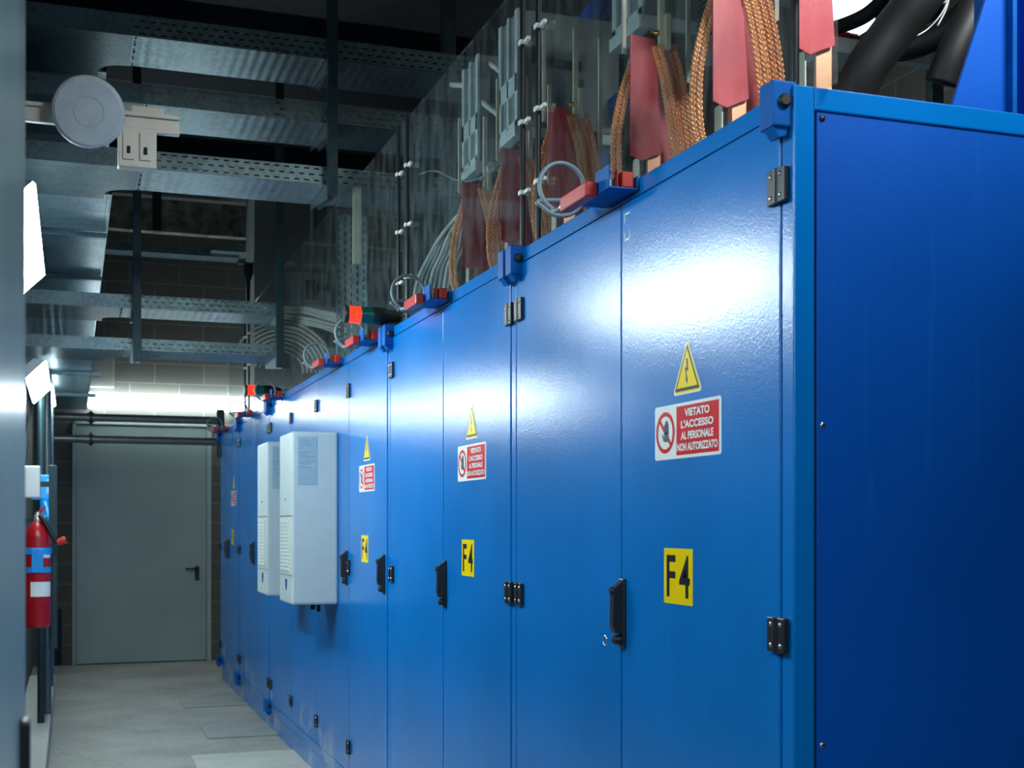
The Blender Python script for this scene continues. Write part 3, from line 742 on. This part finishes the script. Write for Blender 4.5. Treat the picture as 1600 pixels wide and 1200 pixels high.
# ================================================================== CABLES
def cable(pts, r, mt, lab, group, name='cable', n=8, seg=8):
    return one(MB().tube(spl(pts, n), r, mt, seg), name, lab, 'cable', group)
random.seed(11)
for k in range(9):     # bundle rising to the right behind the second cabinet
    bx = 646 + k * 8; X = .30 + .012 * (k % 3)
    pts = [PX(bx, 470 - k * 4, X), PX(bx + 6, 440 - k * 4, X), PX(bx + 22 - k, 405 - 2 * k, X + .01), PX(690 + k * 5, 368 - k * 2, X + .02), PX(728 + k * 3, 325 - k * 2, X + .05), PX(770 + k * 3, 296, X + .2)]
    pts[0].z = max(ZT - .01, pts[0].z - .02)
    cable(pts, .0095, 'cable_grey' if k % 3 else 'cable_beige', 'grey cable in the tied bundle rising beside the leftmost red sheet', 'tied grey cable bundle')
for k in range(8):     # long run leaving the tray behind the right-hand dark post
    rw = lambda q: random.uniform(-q, q)
    pts = [PX(380, 484 + k * 1.5, .10 + .012 * k), PX(420, 480 + k * 2.6 + rw(2), .13 + .01 * k), PX(465, 479 + k * 3.4 + rw(3), .15), PX(505, 484 + k * 4.4 + rw(3), .18), PX(560, 498 + k * 5, .25)]
    cable(pts, .0105, 'cable_beige', 'beige cable of the flat run level with the dark post and grey box', 'beige cables in the flat run')
for k in range(8):     # loops turning down onto the cabinet tops
    rr = 34 + k * 6.5; X = .13 + .012 * (k % 3)
    pts = [PX(440 + rr * math.cos(R(an)) * 1.02, 582 - rr * math.sin(R(an)), X) for an in (165, 135, 105, 75, 45, 20, 0)]
    e = pts[-1].copy(); e.z = ZT; pts.append(e)
    if pts[-2].z < ZT + .02: pts.pop(-2)
    cable([p for p in pts if p.z >= ZT], .0105, 'cable_beige', 'beige cable curving down onto the cabinets right of the dark post', 'beige cables curving down')
cable([PX(655, 272, .20), PX(680, 267, .20), PX(715, 282, .2), PX(745, 280, .2), PX(775, 262, .2), PX(800, 250, .3)], .004, 'cable_grey', 'thin pale wavy cable hanging in front of the breakers', None)
def flex(pts, r, lab):
    path = spl(pts, 14); n = len(path)
    one(MB().tube(path, lambda t: r * (1 + .12 * math.sin(t * n * 2.2)), 'white_pl', 10), 'flexible_conduit', lab, 'conduit', 'ribbed pale conduits by the breakers')
flex([PX(706, 132, .33), PX(730, 136, .33), PX(755, 160, .33), PX(788, 186, .33)], .012, 'ribbed pale conduit curving between the two slotted breakers, lower one')
flex([PX(757, 92, .36), PX(772, 103, .36), PX(790, 118, .36)], .012, 'short ribbed pale conduit high beside the right slotted breaker')
# thin drop conduits over the grey box
for px, lab in ((489, 'thin white conduit dropping to the grey box on the pillar'), (516, 'thin white conduit just right of the grey box')):
    a = PY(px, 425, 11.85); one(MB().cyl((a.x, 11.9, a.z), (a.x, 11.9, CE), .022, 'white_pl', 12), 'drop_conduit', lab, 'conduit')
# grey box with a black device on the pillar
a = PY(447, 475, 11.78); b_ = PY(522, 426, 11.78)
t = thing('junction_box', 'grey box with a black switch device fixed on the concrete pillar', 'junction box', (a.x, 11.83, a.z))
MB().box(0, b_.x - a.x, 0, .12, 0, b_.z - a.z, 'white_box', .01).build('box_body', t)
MB().box(.18, .28, -.03, .0, .06, .24, 'black', .005).box(.26, .46, -.06, -.02, .14, .2, 'black', .01).build('switch_device', t)
# dark camera/sensor left of pillar
a = PY(388, 430, 12.0)
t = thing('wall_sensor', 'dark cone-shaped sensor hanging left of the concrete pillar', 'sensor', (a.x, 12.0, a.z))
MB().lathe((0, 0, .1), (0, 0, -1), [(0, .045), (.08, .045), (.16, .02), (.4, .015)], 'post', 14).build('sensor_head', t)
MB().box(-.1, .3, -.02, .02, .1, .12, 'zinc').build('sensor_bracket', t)

# ================================================================== BLUE STEEL STRUCTURE AND HOSES BEHIND
t = thing('transformer_frame', 'blue steel post with a triangular gusset on the near cabinet top', 'steel frame', (0, 2.15, ZT))
MB().prism([(.41, 0, .0), (.555, 0, .0), (.555, 0, .40)], (0, .008, 0), 'blue_shaded').build('gusset_plate', t)
MB().box(.555, .566, -.02, .10, .0, 1.3, 'blue_cast', .001).box(.566, .70, .06, .068, .0, 1.3, 'blue_shaded', .001).box(.62, .70, -.02, .06, 0, 1.3, 'blue_shaded', .001).build('steel_post', t)
MB().box(.20, .95, -.045, -.03, .0, .012, 'blue_shaded', .001).build('base_flange', t)
def beamobj(p, q, w_, mt, lab, nm='steel_brace'):
    p = Vector(p); q = Vector(q); d = q - p; mtx = Matrix.Translation(p) @ d.to_track_quat('X', 'Z').to_matrix().to_4x4()
    return one(MB().box(0, d.length, -w_ / 2, w_ / 2, -w_ / 2, w_ / 2, mt, .003, mtx), nm, lab, 'steel brace', 'blue steel braces behind the screens')
beamobj(PX(930, 300, .72), PX(930, 190, .72), .10, 'blue_dark', 'blue upright behind the clear screen above the first cable loop')
beamobj(PX(902, 215, .70), PX(998, 140, .70), .06, 'blue_dark', 'blue sloping brace behind the screen, left of the red sheets')
beamobj(PX(915, 60, .74), PX(990, -20, .74), .12, 'blue_dark', 'dark blue brace high behind the dark rods')
q_ = PX(700, 60, .9); beamobj((.9, q_.y, ZT), (.9, q_.y, CE), .08, 'zinc', 'grey steel upright deep behind the leftmost breaker')
for k, (pts, r, lab) in enumerate((
    ([PY(1335, 155, 2.75), PY(1352, 110, 2.72), PY(1395, 50, 2.68), PY(1450, -20, 2.62), PY(1500, -90, 2.6)], .054, 'thick black hose leaning up beside the end of the screen'),
    ([PY(1250, 60, 3.6), PY(1330, 35, 3.3), PY(1370, 10, 3.2), PY(1400, -30, 3.1)], .022, 'black hose curving in from the left behind the thick one'),
    ([PY(1392, 68, 3.3), PY(1412, 74, 3.2), PY(1470, 52, 3.1), PY(1530, 0, 3.0), PY(1560, -50, 3.0)], .040, 'black hose sagging between the thick hose and the blue gusset'),
    ([PY(1470, 130, 2.65), PY(1490, 80, 2.62), PY(1520, 20, 2.6), PY(1550, -50, 2.6)], .040, 'black hose right behind the blue gusset edge'))):
    one(MB().tube(spl(pts, 8), r, 'rubber', 14), 'black_hose', lab, 'hose', 'black hoses at the near cabinet top')
for k, pts in enumerate(([PY(1420, 62, 2.9), PY(1450, 45, 2.9), PY(1475, 15, 2.9), PY(1485, -20, 2.9)], [PY(1430, 27, 2.95), PY(1460, 12, 2.9), PY(1490, -5, 2.9)], [PY(1465, 40, 2.85), PY(1478, 15, 2.85), PY(1486, -15, 2.85)])):
    one(MB().tube(spl(pts, 6), .0022, 'white_pl', 6), 'thin_wire', ('long thin white wire curving over the black hoses', 'thin white wire crossing straight over the hoses, topmost', 'short thin white wire, rightmost over the hoses')[k], 'wire', 'thin white wires')
a = PY(1260, 57, 4.0); b_ = PY(1335, 57, 4.0)
t = thing('red_cylinder', 'red cylinder with a black strap, half hidden by the black hose', 'cylinder', (a.x, 4.0, a.z))
MB().lathe((0, 0, 0), (1, 0, 0), [(0, .02), (.01, .034), (b_.x - a.x, .034)], 'red').build('cylinder_body', t)
MB().lathe((b_.x - a.x - .04, 0, 0), (1, 0, 0), [(0, .0355), (.008, .0355)], 'black').build('strap', t)
one(MB().box(a.x, b_.x, 3.86, 4.03, a.z - .10, a.z - .045, 'grey_light', .003).box(b_.x, PY(1456, 97, 3.9).x, 3.86, 3.90, a.z - .10, a.z - .045, 'grey_light'), 'steel_rail', 'bright steel rail under the red cylinder', 'rail')
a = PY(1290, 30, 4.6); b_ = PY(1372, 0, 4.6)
one(MB().box(a.x, b_.x, 4.6, 4.8, a.z, a.z + .22, 'duct_glow', .03).box(a.x + .08, a.x + .11, 4.68, 4.72, a.z + .2, CE, 'white_pl'), 'glowing_duct', 'white rounded duct, made to glow, behind the black hoses at the top', 'lamp')  # white duct; the glow is added and also brightens the hoses
a = PY(1456, 97, 3.9); b_ = PY(1468, 60, 3.9)
one(MB().box(a.x, b_.x + .02, 3.9, 3.94, ZT - .5, CE, 'zinc', .003), 'steel_upright', 'narrow galvanised upright seen between the black hoses', 'upright')
a = PY(1440, 100, 3.88)
one(MB().box(a.x, a.x + .16, 3.84, 3.88, a.z, a.z + .04, 'grey_light', .003), 'steel_clamp', 'small pale clamp on the galvanised upright', 'clamp')

# ================================================================== LAMPS
def lamp(xr, z, y0, L, lab, wd=.15, mt='tube'):
    t = thing('tube_light', lab, 'lamp', (xr, y0, z), 'tilted tube lights along the left side')
    u = Vector((-.7071, 0, -.7071)); n = Vector((.7071, 0, -.7071)); q = [Vector((0, 0, 0)), u * wd]
    MB().prism([q[0], q[1], q[1] - n * .012 , q[0] - n * .012], (0, L, 0), mt).build('diffuser', t)
    MB().prism([q[0] - n * .0125, q[1] - n * .0125, q[1] * .75 - n * .06, q[1] * .25 - n * .06], (0, L, 0), 'white_box').build('housing', t)
    hb = MB()
    for y in (.2, L - .2): hb.box(WL - xr, -.06, y, y + .03, .0, .012, 'zinc')
    hb.build('wall_bracket', t)
lamp(-1.385, 2.50, 4.40, 1.60, 'bright tilted tube light that shows highest, touching the grey cabinet edge')
lamp(-1.395, 2.25, 7.15, 1.40, 'bright tilted tube light farther down, lower than the first', .14, 'tube_mid')
lamp(-1.390, 2.36, 9.40, 1.60, 'tube light at the far end, tucked behind the lower one', .12, 'tube_dim')
lamp(-1.385, 2.45, 1.75, 1.45, 'added fill tube light hidden just past the grey cabinet, nearest of all', .15, 'tube_dim')  # unseen tube added to brighten the near doors
# tube above the grey door
a = PY(138, 626, WB); b_ = PY(352, 626, WB)
t = thing('wall_tube_light', 'long bright tube light fixed level on the back wall above the grey door', 'lamp', (a.x, WB, a.z))
Lw = 1.9
MB().box(0, Lw, -.09, -.02, -.075, .075, 'tube_wall', .01).build('diffuser', t)
MB().box(-.03, Lw + .03, -.02, 0, -.06, .06, 'white_box', .004).build('housing', t)

# ================================================================== LEFT SIDE
t = thing('grey_cabinet', 'glossy grey cabinet blurred at the left edge, right beside the lens', 'cabinet')
FX = -1.327
MB().box(WL + .003, FX - .02, -1.6, 1.54, .1, 2.30, 'greycab', .006).build('cabinet_body', t)
MB().box(WL + .02, FX - .04, -1.58, 1.5, 0, .1, 'gap').build('plinth', t)
for (y0, y1) in ((-1.6, -.82), (-.814, .0), (.006, .78), (.786, 1.54)):
    d = MB().box(FX - .02, FX, y0, y1, .12, 2.28, 'greycab', .004).build('cabinet_door', t)
    zc = 1.17
    hy = y1 - .17 if y1 > 1 else y1 - .04
    MB().box(FX - .001, FX + .010, hy - .016, hy + .016, zc - .03, zc + .032, 'black', .003).build('handle', d)

t = thing('access_point', 'round grey disc with an inner ring, hung on a rail over the aisle', 'ceiling disc', PY(138, 175, 4.05))
nv = (Vector((CX, 0, CZ)) - t.location).normalized()
MB().lathe(-nv * .02, nv, [(0, .095), (.006, .106), (.022, .1065), (.031, .103), (.036, .095), (.038, .0445), (.0365, .044), (.0365, .0425), (.038, .042), (.0385, .001)], 'lens_clear', 64, False).build('disc_cover', t)
MB().cyl(-nv * .02, Vector((0, .06, 0)), .02, 'beige_box', 14).build('mounting_stem', t)
one(MB().box(WL, -.955, 4.10, 4.125, 2.615, 2.67, 'beige_box', .003).box(WL, -.955, 4.09, 4.10, 2.66, 2.672, 'beige_box', .001), 'mounting_rail', 'beige rail that carries the round disc and the switch box', 'rail')
t = thing('switch_box', 'beige box with two small switches hanging under the rail', 'switch box', (-1.14, 4.09, 2.50))
MB().box(0, .115, 0, .05, 0, .125, 'beige_box', .004).build('box_body', t)
for x in (.014, .064):
    s_ = MB().box(x, x + .034, -.006, .002, .022, .108, 'beige_box', .002).build('switch_cover', t)
    MB().box(x + .012, x + .022, -.010, -.004, .04, .062, 'ink', .001).build('switch_lever', s_)
t = thing('junction_box', 'small pale junction box sitting behind the rail right of the disc', 'junction box', (-1.10, 4.13, 2.66))
MB().box(0, .10, 0, .04, 0, .045, 'beige_box', .004).build('box_body', t)

# vertical pipes and wall gear
for px, y, r, z0, z1, mt, lab in ((73, 9.0, .030, .1, 2.42, 'dark_pipe', 'dark vertical pipe on the left wall behind the extinguisher'), (82, 10.5, .010, .1, 2.42, 'zinc', 'thin galvanised vertical conduit beside the dark pipe'),
                            (64, 8.6, .022, .1, 2.42, 'post', 'dark slim vertical pipe above the white wall box')):
    a = PY(px, 700, y); one(MB().cyl((a.x, y, z0), (a.x, y, z1), r, mt, 16), 'vertical_pipe', lab, 'pipe', 'vertical pipes on the left wall')
a = PY(43, 778, 7.5); b_ = PY(63, 728, 7.5)
t = thing('wall_box', 'white plastic box on the left wall above the extinguisher', 'wall box', (a.x, 7.5, a.z))
MB().box(-.12, b_.x - a.x, 0, .12, 0, b_.z - a.z, 'white_pl', .008).build('box_body', t)
a = PY(65, 781, 8.4); b_ = PY(80, 742, 8.4)
t = thing('blue_device', 'bright blue device with a grey label, right of the white wall box', 'electrical device', (a.x, 8.4, a.z))
MB().box(-.06, b_.x - a.x, 0, .1, 0, b_.z - a.z, 'bright_blue', .006).box(WL - a.x, -.05, .04, .08, .03, .08, 'post').build('device_body', t)
MB().box(.03, .062, -.002, .001, .04, .13, 'label_grey').build('device_label', t)
a = PY(70, 810, 8.0)
t = thing('pipe_valve', 'blue valve assembly hanging right above the fire extinguisher', 'valve', (a.x, 8.0, a.z))
MB().cyl((0, 0, -.10), (0, 0, .12), .028, 'bright_blue', 14).cyl((-.0, 0, .03), (.055, 0, .03), .02, 'bright_blue', 14).box(WL - a.x, 0, .0, .02, -.02, .0, 'post').build('valve_body', t)
MB().tube([(.0, -.03, .10), (.03, -.04, -.02), (.05, -.05, -.09)], .012, 'bright_blue', 8).build('valve_lever', t)
MB().lathe((.055, 0, .03), (1, 0, 0), [(0, .035), (.012, .035)], 'black', 14).build('valve_wheel', t)

ex = PY(59, 900, 7.4)
t = thing('fire_extinguisher', 'red fire extinguisher strapped in blue brackets on the left wall', 'fire extinguisher', (ex.x, 7.4, .83))
zt = .58
MB().lathe((0, 0, 0), (0, 0, 1), [(0, .055), (.01, .067), (.03, .069), (zt - .09, .069), (zt - .05, .062), (zt - .02, .040), (zt, .022)], 'ext_red', 28).build('cylinder', t)
MB().lathe((0, 0, zt), (0, 0, 1), [(0, .02), (.03, .02), (.035, .014), (.05, .014)], 'lug', 14).build('valve', t)
MB().prism([(-.01, -.012, zt + .045), (.035, -.012, zt + .085), (.045, -.012, zt + .078), (.01, -.012, zt + .03)], (0, .024, 0), 'red').prism([(-.0, -.012, zt + .02), (.05, -.012, zt + .035), (.05, -.012, zt + .028), (.0, -.012, zt + .008)], (0, .024, 0), 'lug').build('squeeze_grip', t)
MB().tube(spl([(.01, -.02, zt + .03), (.04, -.04, zt - .01), (.07, -.05, zt - .07), (.10, -.05, zt - .12)], 6), .012, 'rubber', 8).lathe((.10, -.05, zt - .12), (.6, 0, .25), [(0, .016), (.03, .022), (.05, .022)], 'red', 12).build('hose', t)
lb = MB(); seg = 10
def wrap(z0, z1, a0, a1, r, mt, mb):
    vs = []; 
    for k in range(seg + 1):
        a_ = R(a0 + (a1 - a0) * k / seg); vs += [(r * math.sin(a_), -r * math.cos(a_), z0), (r * math.sin(a_), -r * math.cos(a_), z1)]
    mb.add(vs, [[2 * k, 2 * k + 2, 2 * k + 3, 2 * k + 1] for k in range(seg)], mt)
wrap(zt - .20, zt - .15, -10, 70, .0697, 'signwhite', lb); lb.build('paper_label', t); lb = MB(); wrap(.17, .25, -30, 70, .0697, 'signwhite', lb); lb.build('paper_label', t)
bk = MB(); bk.lathe((0, 0, .30), (0, 0, 1), [(0, .072), (.03, .072)], 'bright_blue', 28); bk.lathe((0, 0, .40), (0, 0, 1), [(0, .074), (.035, .074)], 'bright_blue', 28)
bk.box(-.03, .03, -.078, -.068, .30, .43, 'bright_blue', .003); bk.build('bracket_strap', t)
one(MB().box(ex.x + .055, ex.x + .10, 7.5, 7.55, .70, 1.72, 'post', .003).box(WL, ex.x + .06, 7.52, 7.54, .9, .93, 'post').box(WL, ex.x + .06, 7.52, 7.54, 1.6, 1.63, 'post'), 'wall_post', 'dark blue-grey post right of the fire extinguisher', 'post')
one(MB().box(-1.60, -1.40, 2.2, 11.3, .0, .13, 'beige_box', .01), 'floor_duct', 'long grey duct lying on the floor along the left wall', 'duct')
a = PY(93, 980, 12.3)
one(MB().box(a.x - .04, a.x + .02, 12.3, 12.4, .1, .62, 'gap', .004), 'wall_socket_panel', 'small dark panel near the floor between wall and door', 'panel')
# beige flat box on the blocks above the tube
a = PY(148, 602, WB); b_ = PY(178, 565, WB)
one(MB().box(a.x - .2, b_.x, WB - .05, WB, a.z - .02, b_.z + .05, 'beige_box', .004), 'flat_wall_box', 'beige flat box on the blockwork above the bright tube', 'wall box')

# ================================================================== THE TWO HORIZONTAL PIPES AT THE FAR END
for px0, y0p, y1p, lab in ((86, 651, 656, 'upper dark horizontal pipe crossing in front of the grey door'), (86, 685, 690, 'lower dark horizontal pipe crossing in front of the grey door')):
    YP = 11.78
    a = PY(88, y0p, YP); b_ = PY(338, y1p, YP)
    t = thing('horizontal_pipe', lab, 'pipe', (a.x, YP, a.z), 'dark horizontal pipes before the grey door')
    Lp = b_.x - a.x
    MB().cyl((-.15, 0, 0), (Lp + .05, 0, 0), .036, 'dark_pipe', 20).build('pipe', t)
    c = PY(142, y0p, YP).x - a.x
    MB().lathe((c - .012, 0, 0), (1, 0, 0), [(0, .060), (.024, .060)], 'black', 8).lathe((c - .03, 0, 0), (1, 0, 0), [(0, .045), (.06, .045)], 'dark_pipe', 16).build('flange', t)
a = PY(338, 715, 11.72); b_ = PY(347, 640, 11.72)
one(MB().box(a.x, b_.x + .02, 11.70, 11.72, a.z, b_.z, 'post', .002).box(a.x, a.x + .25, 11.72, 11.75, a.z + .16, a.z + .2, 'post'), 'pipe_bracket', 'dark slotted bracket holding the pipes at the cabinet end', 'bracket')
